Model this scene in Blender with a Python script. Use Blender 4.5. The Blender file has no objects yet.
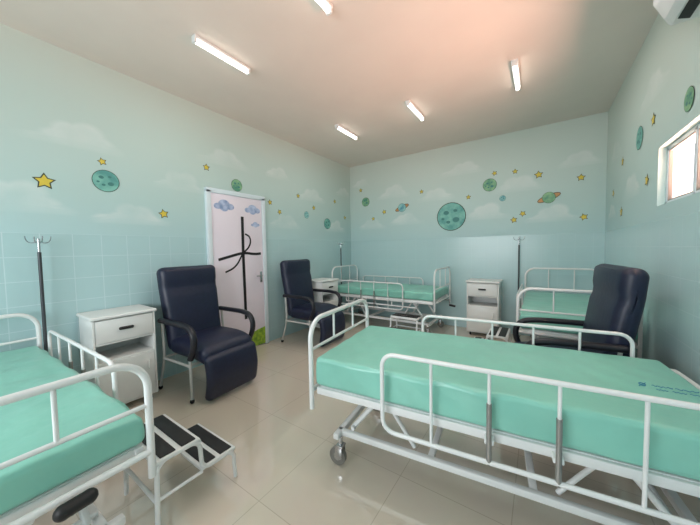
import bpy, bmesh, math, random
from mathutils import Vector, Matrix
random.seed(3)
sc = bpy.context.scene
col = sc.collection
R = math.radians

# ------------------------------------------------------------ materials
def lin(c):
    out = []
    for v in c:
        v = v / 255.0
        out.append(v / 12.92 if v <= 0.04045 else ((v + 0.055) / 1.055) ** 2.4)
    return out

def N(nt, t, **kw):
    n = nt.nodes.new(t)
    for k, v in kw.items():
        setattr(n, k, v)
    return n

def mat(name, rgb, rough=.5, metal=0., var=.05, scale=6., bump=0., emit=0., coat=0., rgb2=None, lo=.35, hi=.65):
    m = bpy.data.materials.new(name)
    m.use_nodes = True
    nt = m.node_tree
    b = nt.nodes['Principled BSDF']
    c = lin(rgb)
    tc = N(nt, 'ShaderNodeTexCoord')
    no = N(nt, 'ShaderNodeTexNoise')
    no.inputs['Scale'].default_value = scale
    no.inputs['Detail'].default_value = 4
    nt.links.new(tc.outputs['Object'], no.inputs['Vector'])
    cr = N(nt, 'ShaderNodeValToRGB')
    cr.color_ramp.elements[0].position = lo
    cr.color_ramp.elements[1].position = hi
    if rgb2:
        c2 = lin(rgb2)
        cr.color_ramp.elements[0].color = (*c, 1)
        cr.color_ramp.elements[1].color = (*c2, 1)
    else:
        cr.color_ramp.elements[0].color = (*[x * (1 - var) for x in c], 1)
        cr.color_ramp.elements[1].color = (*[min(1, x * (1 + var)) for x in c], 1)
    nt.links.new(no.outputs['Fac'], cr.inputs['Fac'])
    nt.links.new(cr.outputs['Color'], b.inputs['Base Color'])
    b.inputs['Roughness'].default_value = rough
    b.inputs['Metallic'].default_value = metal
    if coat:
        b.inputs['Coat Weight'].default_value = coat
    if bump:
        bp = N(nt, 'ShaderNodeBump')
        bp.inputs['Strength'].default_value = bump
        bp.inputs['Distance'].default_value = .02
        nt.links.new(no.outputs['Fac'], bp.inputs['Height'])
        nt.links.new(bp.outputs['Normal'], b.inputs['Normal'])
    if emit:
        nt.links.new(cr.outputs['Color'], b.inputs['Emission Color'])
        b.inputs['Emission Strength'].default_value = emit
    return m

def wall_mat():
    m = bpy.data.materials.new('mural_wall_paint')
    m.use_nodes = True
    nt = m.node_tree
    L = nt.links.new
    b = nt.nodes['Principled BSDF']
    geo = N(nt, 'ShaderNodeTexCoord')
    sep = N(nt, 'ShaderNodeSeparateXYZ')
    L(geo.outputs['Object'], sep.inputs[0])
    mr = N(nt, 'ShaderNodeMapRange')
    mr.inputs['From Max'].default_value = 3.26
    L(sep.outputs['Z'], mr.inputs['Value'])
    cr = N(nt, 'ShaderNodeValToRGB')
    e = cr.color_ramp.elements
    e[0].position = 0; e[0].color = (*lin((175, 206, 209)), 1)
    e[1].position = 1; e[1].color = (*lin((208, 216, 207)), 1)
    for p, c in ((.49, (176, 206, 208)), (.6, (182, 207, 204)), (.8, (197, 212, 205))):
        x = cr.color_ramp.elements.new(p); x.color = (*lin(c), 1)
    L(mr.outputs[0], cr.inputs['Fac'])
    no = N(nt, 'ShaderNodeTexNoise')
    no.inputs['Scale'].default_value = 3
    no.inputs['Detail'].default_value = 4
    L(geo.outputs['Object'], no.inputs['Vector'])
    at = N(nt, 'ShaderNodeAttribute'); at.attribute_name = 'fade'
    r2 = N(nt, 'ShaderNodeMapRange')
    r2.inputs['From Min'].default_value = .3; r2.inputs['From Max'].default_value = .6
    r2.inputs['To Min'].default_value = .15; r2.inputs['To Max'].default_value = .7
    L(no.outputs['Fac'], r2.inputs['Value'])
    mu = N(nt, 'ShaderNodeMath', operation='MULTIPLY')
    L(r2.outputs[0], mu.inputs[0]); L(at.outputs['Fac'], mu.inputs[1])
    mx = N(nt, 'ShaderNodeMixRGB')
    mx.inputs['Color2'].default_value = (*lin((230, 233, 231)), 1)
    L(mu.outputs[0], mx.inputs['Fac']); L(cr.outputs['Color'], mx.inputs['Color1'])
    ad = N(nt, 'ShaderNodeMath', operation='ADD')
    L(sep.outputs['X'], ad.inputs[0]); L(sep.outputs['Y'], ad.inputs[1])
    cb = N(nt, 'ShaderNodeCombineXYZ')
    L(ad.outputs[0], cb.inputs['X']); L(sep.outputs['Z'], cb.inputs['Y'])
    br = N(nt, 'ShaderNodeTexBrick')
    br.offset = 0
    br.inputs['Scale'].default_value = 1
    br.inputs['Brick Width'].default_value = .2
    br.inputs['Row Height'].default_value = .2
    br.inputs['Mortar Size'].default_value = .0035
    br.inputs['Mortar Smooth'].default_value = .3
    L(cb.outputs[0], br.inputs['Vector'])
    lt = N(nt, 'ShaderNodeMath', operation='LESS_THAN')
    lt.inputs[1].default_value = 1.6
    L(sep.outputs['Z'], lt.inputs[0])
    m2 = N(nt, 'ShaderNodeMath', operation='MULTIPLY')
    L(br.outputs['Fac'], m2.inputs[0]); L(lt.outputs[0], m2.inputs[1])
    fy = N(nt, 'ShaderNodeMapRange')
    fy.inputs['From Min'].default_value = .8; fy.inputs['From Max'].default_value = 3.5
    fy.inputs['To Min'].default_value = .5; fy.inputs['To Max'].default_value = .12
    L(sep.outputs['Y'], fy.inputs['Value'])
    m3 = N(nt, 'ShaderNodeMath', operation='MULTIPLY')
    L(m2.outputs[0], m3.inputs[0]); L(fy.outputs[0], m3.inputs[1])
    mx2 = N(nt, 'ShaderNodeMixRGB')
    mx2.inputs['Color2'].default_value = (*lin((216, 232, 236)), 1)
    L(m3.outputs[0], mx2.inputs['Fac']); L(mx.outputs[0], mx2.inputs['Color1'])
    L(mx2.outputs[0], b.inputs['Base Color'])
    rr = N(nt, 'ShaderNodeMapRange')
    rr.inputs['To Min'].default_value = .6
    rr.inputs['To Max'].default_value = .24
    L(lt.outputs[0], rr.inputs['Value'])
    L(rr.outputs[0], b.inputs['Roughness'])
    bp = N(nt, 'ShaderNodeBump')
    bp.inputs['Strength'].default_value = .25
    bp.inputs['Distance'].default_value = .003
    bp.invert = True
    L(m2.outputs[0], bp.inputs['Height'])
    L(bp.outputs[0], b.inputs['Normal'])
    return m

def floor_mat():
    m = bpy.data.materials.new('porcelain_floor')
    m.use_nodes = True
    nt = m.node_tree
    L = nt.links.new
    b = nt.nodes['Principled BSDF']
    tc = N(nt, 'ShaderNodeTexCoord')
    mp = N(nt, 'ShaderNodeMapping')
    mp.inputs['Location'].default_value = (.1, .25, 0)
    L(tc.outputs['Object'], mp.inputs['Vector'])
    br = N(nt, 'ShaderNodeTexBrick')
    br.offset = 0
    br.inputs['Scale'].default_value = 1
    br.inputs['Brick Width'].default_value = .6
    br.inputs['Row Height'].default_value = .6
    br.inputs['Mortar Size'].default_value = .0028
    br.inputs['Mortar Smooth'].default_value = .3
    br.inputs['Color1'].default_value = (*lin((211, 200, 184)), 1)
    br.inputs['Color2'].default_value = (*lin((215, 204, 188)), 1)
    br.inputs['Mortar'].default_value = (*lin((188, 177, 160)), 1)
    L(mp.outputs[0], br.inputs['Vector'])
    no = N(nt, 'ShaderNodeTexNoise')
    no.inputs['Scale'].default_value = 3
    no.inputs['Detail'].default_value = 6
    L(tc.outputs['Object'], no.inputs['Vector'])
    mx = N(nt, 'ShaderNodeMixRGB', blend_type='MULTIPLY')
    mx.inputs['Fac'].default_value = .08
    L(br.outputs['Color'], mx.inputs['Color1']); L(no.outputs['Color'], mx.inputs['Color2'])
    L(mx.outputs[0], b.inputs['Base Color'])
    b.inputs['Roughness'].default_value = .06
    b.inputs['IOR'].default_value = 2.2
    return m

M_wall = wall_mat()
M_floor = floor_mat()
M_ceil = mat('ceiling_paint', (224, 214, 204), .85, var=.02, scale=2)
M_white = mat('white_enamel', (226, 228, 228), .3, var=.02, coat=.2)
M_lam = mat('white_laminate', (226, 228, 226), .4, var=.02)
M_navy = mat('navy_vinyl', (22, 29, 54), .42, var=.12, scale=30, bump=.06)
M_black = mat('black_rubber', (20, 20, 22), .55, var=.1)
M_arm = mat('armrest_polyurethane', (22, 24, 34), .4, var=.1)
M_grey = mat('grey_plastic', (120, 118, 112), .5)
M_legs = mat('grey_enamel_leg', (190, 192, 190), .35, var=.03)
M_steel = mat('brushed_steel_sleeve', (150, 150, 148), .35, metal=.6)
M_chrome = mat('chrome', (190, 192, 195), .25, metal=.9)
M_dark = mat('dark_pole', (66, 70, 74), .4, metal=.3)
M_mint = mat('mint_vinyl', (134, 198, 182), .30, var=.05, scale=3.5, bump=.7)
M_blueink = mat('teal_blue_ink', (40, 126, 160), .5)
M_trim = mat('white_frame_paint', (216, 228, 234), .4, var=.02)
M_door = mat('pinkish_white_door', (230, 220, 230), .45, var=.04, scale=1.5)
M_cloud = mat('door_cloud', (130, 150, 190), .5, rgb2=(190, 200, 226), scale=14)
M_ink = mat('black_ink', (18, 18, 22), .5)
M_green = mat('grass_paint', (96, 140, 40), .5, rgb2=(160, 190, 60), scale=20)
M_yellow = mat('star_yellow', (218, 194, 70), .5, var=.08)
M_outl = mat('mural_outline', (60, 70, 58), .6)
M_teal = mat('planet_teal', (84, 152, 146), .5, rgb2=(128, 190, 176), scale=9)
M_pgreen = mat('planet_green', (84, 146, 120), .5, rgb2=(146, 188, 142), scale=12)
M_pblue = mat('planet_blue', (70, 140, 160), .5, rgb2=(150, 205, 200), scale=12)
M_crater = mat('crater', (64, 126, 122), .5)
M_ring = mat('planet_ring', (190, 140, 90), .5)
M_tube = mat('lamp_tube_glow', (255, 250, 240), .4, var=.0, emit=5)
M_glass = bpy.data.materials.new('window_glass'); M_glass.use_nodes = True
_nt = M_glass.node_tree
_tr = N(_nt, 'ShaderNodeBsdfTransparent'); _gl = N(_nt, 'ShaderNodeBsdfGlossy'); _mx = N(_nt, 'ShaderNodeMixShader')
_tr.inputs['Color'].default_value = (.86, .93, .97, 1)
_gl.inputs['Roughness'].default_value = .02
_mx.inputs[0].default_value = .03
_nt.links.new(_tr.outputs[0], _mx.inputs[1]); _nt.links.new(_gl.outputs[0], _mx.inputs[2])
_nt.links.new(_mx.outputs[0], _nt.nodes['Material Output'].inputs['Surface'])

# ------------------------------------------------------------ mesh building
def fillet(pts, r, n=6, closed=False):
    pts = [Vector(p) for p in pts]
    out = []
    m = len(pts)
    for i, p in enumerate(pts):
        if not closed and (i == 0 or i == m - 1):
            out.append(p); continue
        a = pts[(i - 1) % m]; b = pts[(i + 1) % m]
        da = a - p; db = b - p
        ta = min(r, da.length * .48); tb = min(r, db.length * .48)
        s = p + da.normalized() * ta; e = p + db.normalized() * tb
        for k in range(n + 1):
            t = k / n
            w = .75
            q = (s * (1 - t) ** 2 + p * (2 * w * t * (1 - t)) + e * t * t) / ((1 - t) ** 2 + 2 * w * t * (1 - t) + t * t)
            out.append(q)
    return out

class Part:
    def __init__(s):
        s.bm = bmesh.new()
        s.fl = s.bm.verts.layers.float.new('fade')
    def _merge(s, tmp, mi):
        for f in tmp.faces: f.material_index = mi
        me = bpy.data.meshes.new('t'); tmp.to_mesh(me); tmp.free()
        s.bm.from_mesh(me); bpy.data.meshes.remove(me)
    def box(s, c, size, bev=.004, mi=0, rot=None, seg=2):
        t = bmesh.new(); bmesh.ops.create_cube(t, size=1)
        for v in t.verts:
            v.co = Vector((v.co.x * size[0], v.co.y * size[1], v.co.z * size[2]))
        if bev > 0:
            bmesh.ops.bevel(t, geom=t.edges[:], offset=min(bev, min(size) * .45), segments=seg, affect='EDGES', profile=.5)
        mtx = Matrix.Translation(c) @ (rot if rot else Matrix.Identity(4))
        t.transform(mtx); s._merge(t, mi); return s
    def rbox(s, c, size, r, mi=0, rot=None, bulge=0., n=8, func=None, taper=None):
        h = [x / 2 for x in size]
        r = min(r, min(h) * .98)
        def axl(hh):
            ks = [math.tan(R(a)) * r for a in (0, 15, 30, 45)]
            lo = [-(hh - r) - k for k in reversed(ks)]
            hi = [(hh - r) + k for k in ks]
            mid = [-(hh - r) + 2 * (hh - r) * i / n for i in range(1, n)]
            return lo + mid + hi
        t = bmesh.new()
        ax = [axl(x) for x in h]
        for a in range(3):
            u, v = (a + 1) % 3, (a + 2) % 3
            for sgn in (-1, 1):
                g = []
                for x in ax[u]:
                    row = []
                    for y in ax[v]:
                        p = [0, 0, 0]; p[a] = sgn * h[a]; p[u] = x; p[v] = y
                        inner = [max(-(h[i] - r), min(h[i] - r, p[i])) for i in range(3)]
                        d = Vector([p[i] - inner[i] for i in range(3)])
                        if d.length > 1e-9: d = d.normalized() * r
                        q = Vector(inner) + d
                        row.append(t.verts.new(q))
                    g.append(row)
                for i in range(len(g) - 1):
                    for j in range(len(g[0]) - 1):
                        f = [g[i][j], g[i + 1][j], g[i + 1][j + 1], g[i][j + 1]]
                        if sgn < 0: f.reverse()
                        t.faces.new(f)
        bmesh.ops.remove_doubles(t, verts=t.verts[:], dist=1e-5)
        for v in t.verts:
            a, b_, c_ = v.co.x / h[0], v.co.y / h[1], v.co.z / h[2]
            if bulge: v.co.z += c_ * bulge * max(0, 1 - a * a) * max(0, 1 - b_ * b_)
            if func: v.co = func(v.co, a, b_, c_)
        t.transform(Matrix.Translation(c) @ (rot if rot else Matrix.Identity(4)))
        s._merge(t, mi); return s
    def tube(s, pts, r, fr=0, seg=10, closed=False, mi=0, n=6, flat=1.):
        pts = fillet(pts, fr, n, closed) if fr else [Vector(p) for p in pts]
        q = [pts[0]]
        for p in pts[1:]:
            if (p - q[-1]).length > 1e-5: q.append(p)
        if closed and (q[0] - q[-1]).length < 1e-5: q.pop()
        pts = q; m = len(pts)
        T = []
        for i in range(m):
            if closed: d = pts[(i + 1) % m] - pts[i - 1]
            else: d = pts[min(i + 1, m - 1)] - pts[max(i - 1, 0)]
            T.append(d.normalized())
        up = Vector((0, 0, 1)) if abs(T[0].z) < .9 else Vector((1, 0, 0))
        nn = (up - T[0] * up.dot(T[0])).normalized()
        t = bmesh.new(); rings = []
        for i in range(m):
            if i:
                nn = (nn - T[i] * nn.dot(T[i])).normalized()
            bb = T[i].cross(nn)
            rings.append([t.verts.new(pts[i] + nn * (math.cos(2 * math.pi * k / seg) * r * flat) + bb * (math.sin(2 * math.pi * k / seg) * r)) for k in range(seg)])
        for i in range(m if closed else m - 1):
            A, B = rings[i], rings[(i + 1) % m]
            for k in range(seg):
                t.faces.new([A[k], A[(k + 1) % seg], B[(k + 1) % seg], B[k]])
        if not closed:
            t.faces.new(list(reversed(rings[0]))); t.faces.new(rings[-1])
        bmesh.ops.recalc_face_normals(t, faces=t.faces[:])
        s._merge(t, mi); return s
    def cyl(s, a, b, r, mi=0, seg=20):
        return s.tube([a, b], r, seg=seg, mi=mi)
    def ball(s, c, r, mi=0, scale=(1, 1, 1)):
        t = bmesh.new(); bmesh.ops.create_uvsphere(t, u_segments=14, v_segments=9, radius=r)
        t.transform(Matrix.Translation(c) @ Matrix.Diagonal((*scale, 1))); s._merge(t, mi); return s
    def poly(s, pts, mi=0):
        vs = [s.bm.verts.new(p) for p in pts]
        f = s.bm.faces.new(vs); f.material_index = mi; return s
    def softcloud(s, f, u, v, w, mi, seed, off=.0012):
        w = w * .92
        rnd = random.Random(seed)
        circ = [(0, 0, .30), (-.34, -.06, .22), (.34, -.05, .24), (-.14, .16, .24), (.17, .20, .26), (-.58, -.12, .15), (.60, -.12, .16)]
        circ = [(x * (1 + .15 * rnd.uniform(-1, 1)), y * (1 + .3 * rnd.uniform(-1, 1)), r_ * rnd.uniform(.85, 1.15)) for x, y, r_ in circ]
        n = 72; rings = [[], [], []]
        for i in range(n):
            a = 2 * math.pi * i / n
            dx, dy = math.cos(a), math.sin(a)
            best = .1
            for x, y, r_ in circ:
                pr = x * dx + y * dy; dd = x * x + y * y - pr * pr
                if dd < r_ * r_: best = max(best, pr + math.sqrt(r_ * r_ - dd))
            if dy < 0: best = min(best, .20 / max(.01, -dy))
            for k, (sc_, al) in enumerate(((.65, .6), (.86, .7 if dy > 0 else .2), (1.09, 0.))):
                p = s.bm.verts.new(f(u + dx * best * sc_ * w, v + dy * best * sc_ * w * .8, off))
                p[s.fl] = al if not (dy < -.1 and k == 0) else .3
                rings[k].append(p)
        c = s.bm.verts.new(f(u, v, off)); c[s.fl] = .45
        for i in range(n):
            j = (i + 1) % n
            fs = [s.bm.faces.new([c, rings[0][i], rings[0][j]])]
            for k in (0, 1):
                fs.append(s.bm.faces.new([rings[k][i], rings[k + 1][i], rings[k + 1][j], rings[k][j]]))
            for q in fs: q.material_index = mi
        return s
    def obj(s, name, mats, parent=None, loc=(0, 0, 0), rot=(0, 0, 0), label=None, cat=None, kind=None, ang=40):
        me = bpy.data.meshes.new(name); s.bm.to_mesh(me); s.bm.free()
        for m in (mats if isinstance(mats, list) else [mats]): me.materials.append(m)
        me.shade_smooth(); me.set_sharp_from_angle(angle=R(ang))
        o = bpy.data.objects.new(name, me); col.objects.link(o)
        o.location = loc; o.rotation_euler = rot
        if parent: o.parent = parent
        if label: o['label'] = label
        if cat: o['category'] = cat
        if kind: o['kind'] = kind
        return o

def root(name, loc, rz, label, cat, group=None):
    e = bpy.data.objects.new(name, None); col.objects.link(e)
    e.empty_display_size = .2
    e.location = loc; e.rotation_euler = (0, 0, R(rz))
    e['label'] = label; e['category'] = cat
    if group: e['group'] = group
    return e

def dup(src, name, loc, rz, label=None):
    kids = {}
    for o in col.objects:
        kids.setdefault(o, [])
        if o.parent: kids.setdefault(o.parent, []).append(o)
    def rec(o, par):
        c = o.copy(); col.objects.link(c)
        c.parent = par
        if par: c.matrix_parent_inverse = o.matrix_parent_inverse.copy()
        for ch in list(kids[o]): rec(ch, c)
        return c
    c = rec(src, None)
    c.location = loc; c.rotation_euler = (0, 0, R(rz))
    if label: c['label'] = label
    return c

# ------------------------------------------------------------ room
XL, XR, YB, YF, H = -3.48, .75, 5.17, -1.7, 3.22
T = .18
def star(P, f, u, v, r, rot=0):
    for k, (rad, mi) in enumerate(((r * 1.2, 1), (r * .92, 2))):
        pts = []
        for i in range(10):
            a = math.pi / 2 + rot + i * math.pi / 5
            q = rad if i % 2 == 0 else rad * .52
            pts.append(f(u + math.cos(a) * q, v + math.sin(a) * q, .002 + .0015 * k))
        P.poly(pts, mi)
def disc(P, f, u, v, r, mi, off, sx=1, sy=1, rot=0, n=28):
    pts = []
    for i in range(n):
        a = 2 * math.pi * i / n
        x, y = math.cos(a) * r * sx, math.sin(a) * r * sy
        pts.append(f(u + x * math.cos(rot) - y * math.sin(rot), v + x * math.sin(rot) + y * math.cos(rot), off))
    P.poly(pts, mi)
def planet(P, f, u, v, r, mi=3, ring=False):
    if ring:
        disc(P, f, u, v, r * 1.9, 1, .0015, 1, .32, .35)
        disc(P, f, u, v, r * 1.8, 7, .0025, 1, .26, .35)
    disc(P, f, u, v, r * 1.05, 1, .0035)
    disc(P, f, u, v, r, mi, .0045)
    if not ring:
        for dx, dy, q in ((-.35, .3, .2), (.3, .42, .14), (.35, -.25, .24), (-.2, -.4, .15), (-.6, -.15, .12)):
            disc(P, f, u + dx * r, v + dy * r, q * r, 6, .0055, 1, .75)
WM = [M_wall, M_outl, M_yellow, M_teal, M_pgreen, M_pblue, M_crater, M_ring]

P = Part()
P.box((XL - T / 2, (YB + YF) / 2, H / 2), (T, YB - YF + 2 * T, H), 0)
f = lambda u, v, o: Vector((XL + o, u, v))
for i, (u, v, w_) in enumerate(((.35, 1.84, .5), (1.15, 1.78, .45), (.75, 2.45, .5), (1.62, 2.2, .45), (2.2, 2.62, .5), (3.25, 1.85, .5), (3.9, 2.38, .5), (4.6, 1.85, .5), (4.9, 2.6, .4), (3.1, 2.62, .4), (-.6, 2.0, .5))):
    P.softcloud(f, u, v, w_, 0, i)
star(P, f, .53, 2.04, .062); planet(P, f, .94, 2.12, .1, 3); star(P, f, .92, 2.30, .033, .3)
star(P, f, 1.43, 1.85, .047, .2); star(P, f, 1.94, 2.48, .04); planet(P, f, 2.36, 2.33, .08, 4)
star(P, f, 2.93, 2.17, .04, .2); star(P, f, 3.12, 2.04, .04, .5); star(P, f, 3.55, 2.36, .04); star(P, f, 3.95, 2.2, .04, .2)
planet(P, f, 4.345, 1.93, .1, 3); star(P, f, 4.6, 2.4, .04, .3); star(P, f, 4.95, 2.1, .04); planet(P, f, 3.75, 2.05, .06, 5)
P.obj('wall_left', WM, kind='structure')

P = Part()
P.box(((XL + XR) / 2, YB + T / 2, H / 2), (XR - XL, T, H), 0)
f = lambda u, v, o: Vector((u, YB - o, v))
for i, (u, v, w_) in enumerate(((-2.95, 1.9, .45), (-2.2, 1.95, .5), (-2.45, 2.5, .5), (-1.6, 2.35, .5), (-.75, 1.95, .5), (.15, 1.85, .5), (-.3, 2.35, .5), (.45, 2.6, .4), (-1.1, 2.75, .5), (-3.2, 2.8, .35))):
    P.softcloud(f, u, v, w_, 0, i + 20)
planet(P, f, -3.08, 2.42, .09, 4); star(P, f, -3.2, 2.68, .04); star(P, f, -2.64, 2.17, .045, .3)
planet(P, f, -2.25, 2.22, .08, 5, True); star(P, f, -1.85, 2.48, .038); star(P, f, -2.9, 2.05, .038, .2)
planet(P, f, -1.31, 1.97, .24, 3); planet(P, f, -.69, 2.44, .10, 4); star(P, f, -.62, 2.62, .038, .4); star(P, f, -1.02, 2.28, .038)
planet(P, f, -.5, 2.2, .045, 5); star(P, f, -.02, 2.5, .052, .1); star(P, f, -.34, 1.84, .045, .2); star(P, f, -.22, 1.93, .042, .5)
planet(P, f, .11, 2.14, .08, 4, True); star(P, f, .48, 2.38, .046); star(P, f, .52, 1.82, .046, .3); star(P, f, -.33, 2.6, .038)
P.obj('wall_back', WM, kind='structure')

WY0, WY1, WZ0, WZ1 = 1.75, 3.14, 1.71, 2.15
P = Part()
P.box((XR + T / 2, (YB + YF) / 2, WZ0 / 2), (T, YB - YF + 2 * T, WZ0), 0)
P.box((XR + T / 2, (YB + YF) / 2, (H + WZ1) / 2), (T, YB - YF + 2 * T, H - WZ1), 0)
P.box((XR + T / 2, (YB + T + WY1) / 2, (WZ0 + WZ1) / 2), (T, YB + T - WY1, WZ1 - WZ0), 0)
P.box((XR + T / 2, (YF - T + WY0) / 2, (WZ0 + WZ1) / 2), (T, WY0 - YF + T, WZ1 - WZ0), 0)
f = lambda u, v, o: Vector((XR - o, u, v))
for i, (u, v, w_) in enumerate(((4.6, 2.5, .45), (3.9, 1.95, .5), (3.3, 2.65, .5), (4.75, 1.8, .35))):
    P.softcloud(f, u, v, w_, 0, i + 40)
planet(P, f, 3.65, 2.39, .10, 3); planet(P, f, 2.62, 2.30, .07, 4); star(P, f, 3.28, 2.42, .05); star(P, f, 4.27, 2.33, .05, .2)
star(P, f, 4.27, 1.78, .055); star(P, f, 3.4, 1.96, .05, .3); star(P, f, 4.7, 2.05, .05, .5)
P.obj('wall_right', WM, kind='structure')

P = Part()
VX0, VX1, VZ0, VZ1 = -2.7, -.3, .9, 2.3  # opening added in the unseen wall to admit fill light
yc = YF - T / 2
P.box(((XL + XR) / 2, yc, VZ0 / 2), (XR - XL, T, VZ0), 0)
P.box(((XL + XR) / 2, yc, (H + VZ1) / 2), (XR - XL, T, H - VZ1), 0)
P.box(((XL + VX0) / 2, yc, (VZ0 + VZ1) / 2), (VX0 - XL, T, VZ1 - VZ0), 0)
P.box(((XR + VX1) / 2, yc, (VZ0 + VZ1) / 2), (XR - VX1, T, VZ1 - VZ0), 0)
P.obj('wall_front', [M_wall], kind='structure')

P = Part(); P.box(((XL + XR) / 2, (YB + YF) / 2, -.05), (XR - XL + 2 * T, YB - YF + 2 * T, .1), 0)
P.obj('floor', M_floor, kind='structure')
P = Part(); P.box(((XL + XR) / 2, (YB + YF) / 2, H + .05), (XR - XL + 2 * T, YB - YF + 2 * T, .1), 0)
P.obj('ceiling', M_ceil, kind='structure')

P = Part()
fx = XR + .07; fw = .032
P.box((fx, (WY0 + WY1) / 2, WZ0 + fw / 2), (.05, WY1 - WY0, fw), .003)
P.box((fx, (WY0 + WY1) / 2, WZ1 - fw / 2), (.05, WY1 - WY0, fw), .003)
my = 2.66
for y in (WY0 + fw / 2, my, WY1 - fw / 2):
    P.box((fx, y, (WZ0 + WZ1) / 2), (.05, fw, WZ1 - WZ0 - .02), .003)
P.box((fx, (WY0 + WY1) / 2, (WZ0 + WZ1) / 2), (.006, WY1 - WY0 - .04, WZ1 - WZ0 - .04), 0, mi=1)
g = .008
for z in (WZ0 + fw + g / 2, WZ1 - fw - g / 2):
    P.box((fx - .012, (WY0 + WY1) / 2, z), (.02, WY1 - WY0 - 2 * fw, g), 0, mi=2)
for y in (WY0 + fw + g / 2, my + fw / 2 + g / 2, my - fw / 2 - g / 2, WY1 - fw - g / 2):
    P.box((fx - .012, y, (WZ0 + WZ1) / 2), (.02, g, WZ1 - WZ0 - 2 * fw), 0, mi=2)
P.obj('window_1', [M_trim, M_glass, M_grey], kind='structure')
P = Part()
for z in (VZ0 + .025, VZ1 - .025): P.box(((VX0 + VX1) / 2, yc, z), (VX1 - VX0, .06, .05), .003)
for x in (VX0 + .025, (VX0 + VX1) / 2, VX1 - .025): P.box((x, yc, (VZ0 + VZ1) / 2), (.05, .06, VZ1 - VZ0 - .02), .003)
P.obj('fill_window_frame', [M_trim], kind='structure')  # unseen window frame, added to dress the fill opening

# door
DY0, DY1, DZ = 1.96, 2.74, 2.17
P = Part()
P.box((XL + .02, DY0 - .03, DZ / 2 + .015), (.05, .06, DZ + .03), .004)
P.box((XL + .02, DY1 + .03, DZ / 2 + .015), (.05, .06, DZ + .03), .004)
P.box((XL + .02, (DY0 + DY1) / 2, DZ + .03), (.05, DY1 - DY0 + .12, .06), .004)
P.obj('trim_1', M_trim, kind='structure')
P = Part()
P.box((XL + .018, (DY0 + DY1) / 2, DZ / 2 + .005), (.03, DY1 - DY0 - .004, DZ - .01), .002)
f = lambda u, v, o: Vector((XL + .033 + o, u, v))
for (cx_, cz_, s_) in ((2.14, 2.02, .10), (2.58, 2.01, .09), (2.62, 1.80, .05)):
    for k, (dx, dz, q) in enumerate(((-.9, -.1, .55), (0, .25, .8), (.85, -.05, .6), (0, -.3, .6))):
        disc(P, f, cx_ + dx * s_, cz_ + dz * s_, q * s_ * 1.0, 1, .001 + k * .0004, 1, .7)
def ribbon(pts, w, off, mi, fr=.12):
    q = fillet([Vector((u, v, 0)) for u, v in pts], fr) if len(pts) > 2 else [Vector((u, v, 0)) for u, v in pts]
    L_, R_ = [], []
    for i, p in enumerate(q):
        d = (q[min(i + 1, len(q) - 1)] - q[max(i - 1, 0)]).normalized()
        n_ = Vector((-d.y, d.x, 0)) * w
        L_.append(P.bm.verts.new(f(p.x + n_.x, p.y + n_.y, off))); R_.append(P.bm.verts.new(f(p.x - n_.x, p.y - n_.y, off)))
    for i in range(len(q) - 1):
        fc = P.bm.faces.new([L_[i], L_[i + 1], R_[i + 1], R_[i]]); fc.material_index = mi
ribbon([(2.405, 1.90), (2.40, 1.40), (2.41, .45)], .022, .0030, 2)
ribbon([(2.03, 1.31), (2.20, 1.35), (2.405, 1.40), (2.58, 1.37), (2.70, 1.38)], .018, .0036, 2)
ribbon([(2.41, 1.40), (2.52, 1.49), (2.53, 1.62), (2.44, 1.66)], .012, .0042, 2, fr=.09)
ribbon([(2.40, 1.40), (2.28, 1.20), (2.12, 1.14)], .012, .0048, 2, fr=.09)
P.poly([f(2.25, .015, .001), f(2.735, .015, .001), f(2.735, .27, .001), f(2.60, .25, .001), f(2.48, .22, .001), f(2.36, .19, .001), f(2.27, .13, .001)], 3)
P.obj('door_1', [M_door, M_cloud, M_ink, M_green], kind='structure')
P = Part()
P.box((XL + .037, 2.69, 1.03), (.008, .035, .16), .003)
P.tube([(XL + .04, 2.69, 1.05), (XL + .085, 2.69, 1.05), (XL + .085, 2.58, 1.05)], .008, fr=.02)
P.obj('door_handle', M_chrome, kind='structure').parent = bpy.data.objects['door_1']

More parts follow.
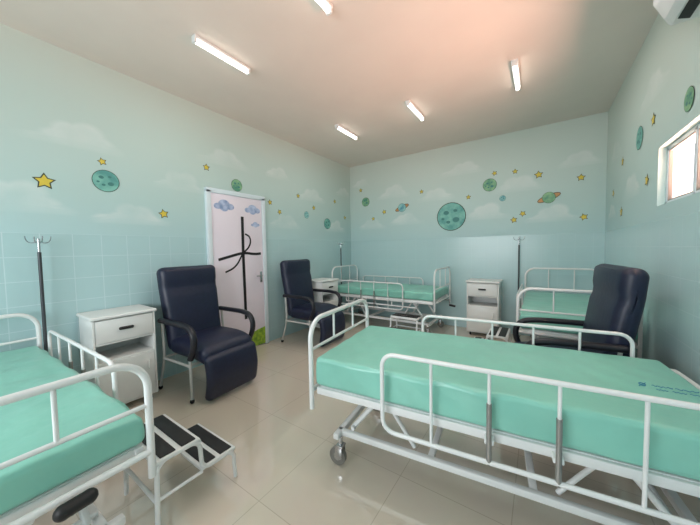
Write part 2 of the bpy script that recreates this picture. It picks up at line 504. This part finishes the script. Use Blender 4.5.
# ------------------------------------------------------------ bed
def bed(loc, rz, label, bz=.97, mark=False, L=1.88, W=.88, mz=.73, hbz=None, cy=-.22, dense=False, th=.165, k_=1., crank='out'):
    e = root('hospital_bed', loc, rz, label, 'bed', 'hospital beds')
    hl, hw = L / 2, W / 2
    P = Part()
    dz = mz - th - .035
    for y in (-hw + .03, hw - .03):
        P.box((0, y, dz), (L - .06, .035, .045), .006)
        if dense:
            P.tube([(-hl + .3, y, dz - .10), (hl - .3, y, dz - .10)], .012)
            for x in (-hl + .3, -.25, .25, hl - .3):
                P.tube([(x, y, dz - .10), (x, y, dz)], .009)
    for x in (-hl + .06, -.6, -.3, .05, .35, .62, hl - .06):
        P.box((x, 0, dz), (.035, W - .06, .04), .006)
    P.box((0, 0, dz + .022), (L - .1, W - .06, .01), .002)
    bzf = .2
    for y in (-.3, .3):
        P.box((0, y, bzf), (L - .22, .035, .04), .008)
    for x in (-hl + .13, hl - .13):
        P.box((x, 0, bzf), (.04, W - .14, .04), .008)
    for x in (-.25, .25): P.box((x, 0, bzf), (.035, .6, .035), .006)
    for sx in (-1, 1):
        for y in (-.26, .26):
            P.tube([(sx * (hl - .2), y, bzf + .02), (sx * (hl - .42), y, dz - .02)], .016)
            P.tube([(sx * (hl - .62), y, bzf + .02), (sx * (hl - .42), y, dz - .02)], .012)
        P.tube([(sx * (hl - .42), -.3, dz - .03), (sx * (hl - .42), .3, dz - .03)], .015)
        P.tube([(sx * (hl - .22), -.3, bzf + .04), (sx * (hl - .22), .3, bzf + .04)], .013)
    for y in (-.08, .08):
        P.tube([(-hl + .05, y, dz - .05), (hl - .4, y, dz - .07)], .013)
    P.obj('bed_frame', M_white, e)
    for x in (-hl + .13, hl - .13):
        for y in (-hw + .1, hw - .1):
            P = Part()
            P.cyl((x, y - .014, .06), (x, y + .014, .06), .058, 0, 24)
            P.cyl((x, y - .018, .06), (x, y + .018, .06), .025, 1, 16)
            P.box((x + .015, y - .024, .095), (.05, .006, .08), .002, 1)
            P.box((x + .015, y + .024, .095), (.05, .006, .08), .002, 1)
            P.box((x + .02, y, .135), (.05, .055, .012), .003, 1)
            P.cyl((x + .02, y, .13), (x + .02, y, .19), .014, 1)
            P.obj('caster', [M_grey, M_chrome], e)
    P = Part()
    def wr(co, a, b_, c_):
        if c_ > 0:
            co.z += .004 * math.sin(a * 9 + b_ * 3) * (1 - a ** 4) * (1 - b_ ** 4)
            co.z += .005 * math.sin(a * 23 - b_ * 5) * (1 - a ** 4) * b_ * b_ * (1 - b_ ** 8)
            co.z += .002 * math.sin(a * 41 + b_ * 13) * (1 - b_ ** 4)
        if abs(b_) > .95 and abs(c_) < .95:
            co.y += math.copysign(.006, b_) * math.sin(a * 17 + 2 * c_)
        return co
    P.rbox((0, 0, mz - th / 2), (L - .045, W - .02, th), .026, bulge=.005, n=44, func=wr)
    mats = [M_mint]
    if mark:
        mats.append(M_blueink)
        zz = mz + .0055
        def sq(x0, x1, y, amp, n, w):
            pts = [(x0 + (x1 - x0) * i / (n * 4), y + amp * math.sin(i * math.pi / 2 + .6) * (1 + .5 * math.sin(i * 2.1)), zz) for i in range(n * 4 + 1)]
            P.tube(pts, w, seg=5, mi=1)
        sq(.75, .82, -.03, .007, 4, .0017); sq(.83, .905, -.03, .007, 3, .0017)
        sq(.75, .79, -.07, .005, 3, .0014); sq(.805, .85, -.07, .005, 3, .0014); sq(.86, .90, -.07, .005, 2, .0014)
        P.tube([(.70, -.03, zz), (.713, -.008, zz), (.73, -.03, zz), (.713, -.052, zz)], .0022, fr=.02, seg=5, closed=True, mi=1)
        P.tube([(.695, -.055, zz), (.735, -.005, zz)], .0018, seg=5, mi=1)
    P.obj('mattress', mats, e, label='mint green vinyl covered mattress')
    for nm, x, z in (('footboard', -hl, bz), ('headboard', hl, hbz or bz)):
        P = Part()
        P.tube([(x, -hw, dz - .12), (x, -hw, z), (x, hw, z), (x, hw, dz - .12)], .0155 * k_, fr=.13, n=8, seg=12)
        P.tube([(x, -hw, dz), (x, hw, dz)], .015 * k_)
        if z > mz + .15:
            P.tube([(x, -hw, mz + .05), (x, hw, mz + .05)], .010 * k_)
            for y in (-.15, .15):
                P.tube([(x, y, mz + .05), (x, y, z - .005)], .008 * k_)
        P.obj(nm, M_white, e)
    x0, x1 = -hl + .50, hl - .13
    for sy in (-1, 1):
        y = sy * (hw + .035)
        P = Part()
        zb, zt = mz - .31, mz + .12
        P.tube([(x0, y, zb), (x0, y, zt), (x1, y, zt), (x1, y, zb)], .0118 * k_, fr=.07, closed=True, seg=12)
        k = 5
        for i in range(1, k):
            xx = x0 + (x1 - x0) * i / k
            P.tube([(xx, y, zb), (xx, y, zt)], .0078 * k_)
            if i in (2, 3):
                P.tube([(xx, y, zb - .01), (xx, y, mz - .03)], .0115 * k_, mi=1)
                P.box((xx, sy * (hw + .01), dz), (.04, .05, .025), .004, 0)
        P.obj('side_rail', [M_white, M_steel], e)
    if crank:
        P = Part()
        P.tube([(-hl + .1, cy, dz - .04), (-hl - .05, cy, dz - .04)], .01)
        if crank == 'fold':
            P.tube([(-hl - .05, cy, dz - .035), (-hl - .07, cy - .05, dz + .0)], .009)
            P.tube([(-hl - .07, cy - .04, dz - .0), (-hl - .075, cy + .03, dz + .0)], .026, mi=1, seg=16)
            P.ball((-hl - .07, cy - .04, dz), .0265, 1); P.ball((-hl - .075, cy + .03, dz), .0265, 1)
        else:
            P.tube([(-hl - .05, cy, dz - .035), (-hl - .07, cy + .05, dz - .12)], .009)
            P.tube([(-hl - .065, cy + .05, dz - .115), (-hl - .16, cy + .06, dz - .125)], .019, mi=1)
        P.obj('crank_handle', [M_chrome, M_black], e)
    return e

bed((-.288, 1.85, 0), 6.4, 'white tubular hospital bed with mint mattress and printed blue lettering', mark=True, L=1.94, hbz=.70, th=.18, cy=-.20)
bed((-2.40, .02, 0), 182, 'white tubular hospital bed with mint mattress, head against tiled wall', bz=.95, mz=.69, L=1.95, cy=-.17, th=.13, crank='fold')
bed((-2.28, 4.62, 0), 180, 'white tubular hospital bed in the corner under the painted stars', bz=1.08, L=1.95, dense=True, th=.13, k_=.9)
bed((.27, 4.17, 0), 90, 'white tubular hospital bed with head against the back wall', bz=1.0, hbz=1.08, L=1.82, th=.14, k_=.9, crank=None)

# ------------------------------------------------------------ bedside cabinets
def cabinet(loc, rz, label, w=.46, d=.38, h=.87):
    e = root('bedside_cabinet', loc, rz, label, 'cabinet', 'bedside cabinets')
    t = .018; z0 = .06
    P = Part()
    P.box((0, -w / 2 + t / 2, (h + z0) / 2), (d, t, h - z0), .003)
    P.box((0, w / 2 - t / 2, (h + z0) / 2), (d, t, h - z0), .003)
    P.box((-d / 2 + t / 2, 0, (h + z0) / 2), (t, w - 2 * t, h - z0), .002)
    for z in (z0 + t / 2, .48, .64):
        P.box((0, 0, z), (d - .01, w - 2 * t, t), .002)
    P.rbox((.005, 0, h), (d + .035, w + .03, .03), .012, n=2)
    P.obj('cabinet_body', M_lam, e)
    dr = Part(); dr.box((d / 2 - .004, 0, (.65 + h - .02) / 2), (.02, w - 2 * t - .006, h - .02 - .655), .003)
    dro = dr.obj('drawer', M_lam, e)
    hh = Part(); hh.rbox((d / 2 + .018, 0, .755), (.022, .11, .026), .012, n=3)
    hh.obj('handle', M_black, dro, label='black handle')
    dd = Part(); dd.box((d / 2 - .004, 0, (z0 + .475) / 2 + .01), (.02, w - 2 * t - .006, .475 - z0 - .025), .003)
    ddo = dd.obj('cabinet_door', M_lam, e)
    hh = Part(); hh.rbox((d / 2 + .018, w / 2 - .07, .36), (.02, .02, .09), .009, n=3)
    hh.obj('handle', M_lam, ddo)
    for x in (-d / 2 + .05, d / 2 - .05):
        for y in (-w / 2 + .05, w / 2 - .05):
            P = Part()
            P.cyl((x, y - .01, .025), (x, y + .01, .025), .0245)
            P.cyl((x, y, .03), (x, y, .062), .008)
            P.obj('caster', M_black, e)
    return e
c1 = cabinet((-3.26, .91, 0), 0, 'white laminate bedside cabinet with black drawer handle beside a bed')
dup(c1, 'bedside_cabinet', (-3.26, 3.88, 0), 0, 'white bedside cabinet between a recliner and a corner bed')
dup(c1, 'bedside_cabinet', (-.73, 4.93, 0), -90, 'white bedside cabinet standing against the back wall')

# ------------------------------------------------------------ recliners
def recliner(loc, rz, label):
    e = root('recliner_chair', loc, rz, label, 'chair', 'navy recliner chairs')
    P = Part()
    def sf(co, a, b_, c_):
        if a > .2: co.z -= .045 * ((a - .2) / .8) ** 2
        return co
    P.rbox((.07, 0, .46), (.62, .57, .17), .065, bulge=.025, n=10, func=sf)
    P.obj('seat', M_navy, e)
    P = Part()
    def bf(co, a, b_, c_):
        co.y *= (1.0 + .05 * c_)
        if co.x > 0 and abs(c_) < .95: co.x += .02 * math.cos(b_ * 1.5)
        if c_ > .5: co.x += .03 * (c_ - .5)
        if co.x > 0 and .42 < c_ < .56: co.x -= .010
        return co
    P.rbox((-.28, 0, .83), (.14, .60, .87), .06, rot=Matrix.Rotation(R(-9), 4, 'Y'), n=16, func=bf)
    P.obj('backrest', M_navy, e)
    P = Part()
    def ff(co, a, b_, c_):
        co.x += .03 * math.cos(c_ * 1.6) - .02 * max(0, c_)
        return co
    P.rbox((.375, 0, .235), (.10, .57, .43), .048, rot=Matrix.Rotation(R(3), 4, 'Y'), n=8, func=ff)
    P.obj('footrest', M_navy, e)
    for sy in (-1, 1):
        y = sy * .335
        P = Part()
        P.tube([(-.27, y, .73), (.16, y, .73), (.28, y, .70), (.32, y, .57), (.24, y, .42)], .030, fr=.1, seg=12, flat=.85)
        P.obj('armrest', M_arm, e)
        P = Part()
        P.tube([(.23, y, .44), (.235, y, .03)], .013)
        P.tube([(-.24, y, .72), (-.22, y, .36), (-.33, y, .03)], .013, fr=.08)
        P.tube([(-.24, y, .35), (.24, y, .35)], .013)
        P.ball((.235, y, .022), .021, 1); P.ball((-.33, y, .022), .021, 1)
        P.obj('leg', [M_legs, M_black], e)
    for x, z in ((-.25, .35), (.2, .35)):
        P = Part()
        P.tube([(x, -.33, z), (x, .33, z)], .013)
        P.obj('cross_bar', M_legs, e)
    return e
r1 = recliner((-2.93, 1.58, 0), 4, 'navy vinyl recliner with black armrests beside the painted door')
dup(r1, 'recliner_chair', (-2.95, 3.26, 0), 2, 'navy vinyl recliner with black armrests between door and cabinet')
dup(r1, 'recliner_chair', (.17, 2.80, 0), 188, 'navy vinyl recliner standing near the wall below the window')

# ------------------------------------------------------------ steps
def steps(loc, rz, label):
    e = root('step_stool', loc, rz, label, 'step stool', 'two-step stools')
    w = .42
    zt, zl = .37, .19
    P = Part()
    for x in (-w / 2, w / 2):
        P.tube([(x, -.18, .012), (x, -.17, zt), (x, .04, zt), (x, .05, zl), (x, .24, zl), (x, .25, .012)], .012, fr=.05)
        P.tube([(x, -.18, zl - .01), (x, .05, zl - .01)], .009)
    for y, z in ((-.17, zt - .01), (.04, zt - .01), (.24, zl - .01), (-.18, zl - .01)):
        P.tube([(-w / 2, y, z), (w / 2, y, z)], .010)
    for y, z in ((-.065, zt + .003), (.145, zl + .007)):
        P.box((0, y, z), (w + .02, .215, .018), .006)
    P.obj('stool_frame', M_white, e)
    for y, z in ((-.065, zt + .015), (.145, zl + .019)):
        for k in (-1, 1):
            P = Part(); P.box((0, y + k * .051, z), (w - .01, .074, .008), .003)
            P.obj('tread', M_black, e)
    return e
s1 = steps((-1.77, .725, 0), 0, 'white metal two-step stool with black rubber treads beside a bed')
dup(s1, 'step_stool', (-.46, 3.80, 0), 90, 'white metal two-step stool with black treads near the back bed')
dup(s1, 'step_stool', (-1.68, 3.92, 0), 180, 'white metal two-step stool with black treads before the corner bed')

# ------------------------------------------------------------ IV poles
def pole(loc, rz, label, h=1.56):
    e = root('iv_pole', loc, rz, label, 'iv pole', 'iv poles')
    P = Part()
    P.cyl((0, 0, 0), (0, 0, .02), .03, seg=20)
    P.tube([(0, 0, .01), (0, 0, h - .12)], .012)
    P.obj('pole', M_dark, e)
    P = Part()
    P.tube([(0, 0, h - .14), (0, 0, h - .01)], .009)
    for a in (0, 90, 180, 270):
        c, s_ = math.cos(R(a)), math.sin(R(a))
        P.tube([(0, 0, h - .03), (c * .04, s_ * .04, h - .05), (c * .07, s_ * .07, h - .03), (c * .075, s_ * .075, h + .01)], .004, fr=.02, seg=6)
    P.obj('hook', M_chrome, e)
    return e
p1 = pole((-3.39, .46, 0), 10, 'dark metal iv pole with chrome hooks at bed head')
dup(p1, 'iv_pole', (-3.36, 4.62, 0), 10)
dup(p1, 'iv_pole', (-.26, 5.06, 0), 10)

# ------------------------------------------------------------ ceiling lights
def ceil_light(loc, label='white ceiling batten lamp with glowing tube'):
    e = root('ceiling_light', loc, 0, label, 'ceiling light', 'ceiling lamps')
    P = Part()
    P.box((0, 0, -.012), (.06, .54, .024), .004)
    for y in (-.26, .26): P.box((0, y, -.036), (.05, .022, .045), .006)
    P.obj('lamp_base', M_white, e)
    P = Part(); P.tube([(0, -.25, -.042), (0, .25, -.042)], .016, seg=14)
    P.obj('lamp_tube', M_tube, e)
    return e
pos = [(-2.40, 1.54), (-1.31, 1.45), (-2.44, 3.57), (-1.35, 3.56), (-.22, 3.47)]
l0 = ceil_light((pos[0][0], pos[0][1], H))
for p in pos[1:]: dup(l0, 'ceiling_light', (p[0], p[1], H), 0)
def area(name, loc, rot, sx, sy, pw, c):
    l = bpy.data.lights.new(name, 'AREA'); l.shape = 'RECTANGLE'; l.size = sx; l.size_y = sy; l.energy = pw; l.color = c
    o = bpy.data.objects.new(name, l); col.objects.link(o); o.location = loc; o.rotation_euler = rot
    return o
for i, p in enumerate(pos + [(-.22, 1.48)]):
    area('tube_light', (p[0], p[1], H - .064), (0, 0, 0), .04, .5, 5.8, (1, .97, .93))

# ------------------------------------------------------------ air conditioner
e = root('air_conditioner', (XR, 1.95, 2.63), 0, 'white wall-mounted split air conditioner near the ceiling', 'air conditioner')
P = Part()
def af(co, a, b_, c_):
    if a < 0 and c_ < 0: co.x += .07 * (-c_) * (-a)
    return co
P.rbox((-.115, 0, .15), (.23, .86, .29), .03, n=8, func=af)
P.obj('body', M_white, e)
P = Part()
P.box((-.125, 0, .006), (.06, .72, .016), .004, rot=Matrix.Rotation(R(20), 4, 'Y'))
P.obj('vent_slot', M_black, e)
P = Part()
P.box((-.175, 0, .01), (.05, .72, .008), .003, rot=Matrix.Rotation(R(40), 4, 'Y'))
P.obj('louver', M_white, e)

# ------------------------------------------------------------ sky, added fill, ground bounce
w = bpy.data.worlds.new('sky'); sc.world = w; w.use_nodes = True
bg = w.node_tree.nodes['Background']
bg.inputs[0].default_value = (.80, .90, 1, 1); bg.inputs[1].default_value = .98

area('fill_behind', ((VX0 + VX1) / 2, YF - .3, 1.6), (R(90), 0, 0), 2.3, 1.35, 92, (.94, .965, 1))  # added fill lamp outside the front opening, imitates soft window light
area('ground_bounce', (XR + 1.30, 2.7, .8), (R(0), R(152), 0), 2.0, 3.4, 2000, (1, .45, .32))

# ------------------------------------------------------------ camera
cam = bpy.data.cameras.new('camera'); co = bpy.data.objects.new('camera', cam); col.objects.link(co)
cam.sensor_width = 36; cam.lens = 278.5 * 36 / 700; cam.clip_start = .02
co.matrix_world = Matrix.Translation((0, 0, 1.42)) @ Matrix.Rotation(R(34.2), 4, 'Z') @ Matrix.Rotation(R(90 - 2.74), 4, 'X') @ Matrix.Rotation(R(-1), 4, 'Z')
sc.camera = co
sc.view_settings.view_transform = 'Standard'
sc.view_settings.exposure = 0
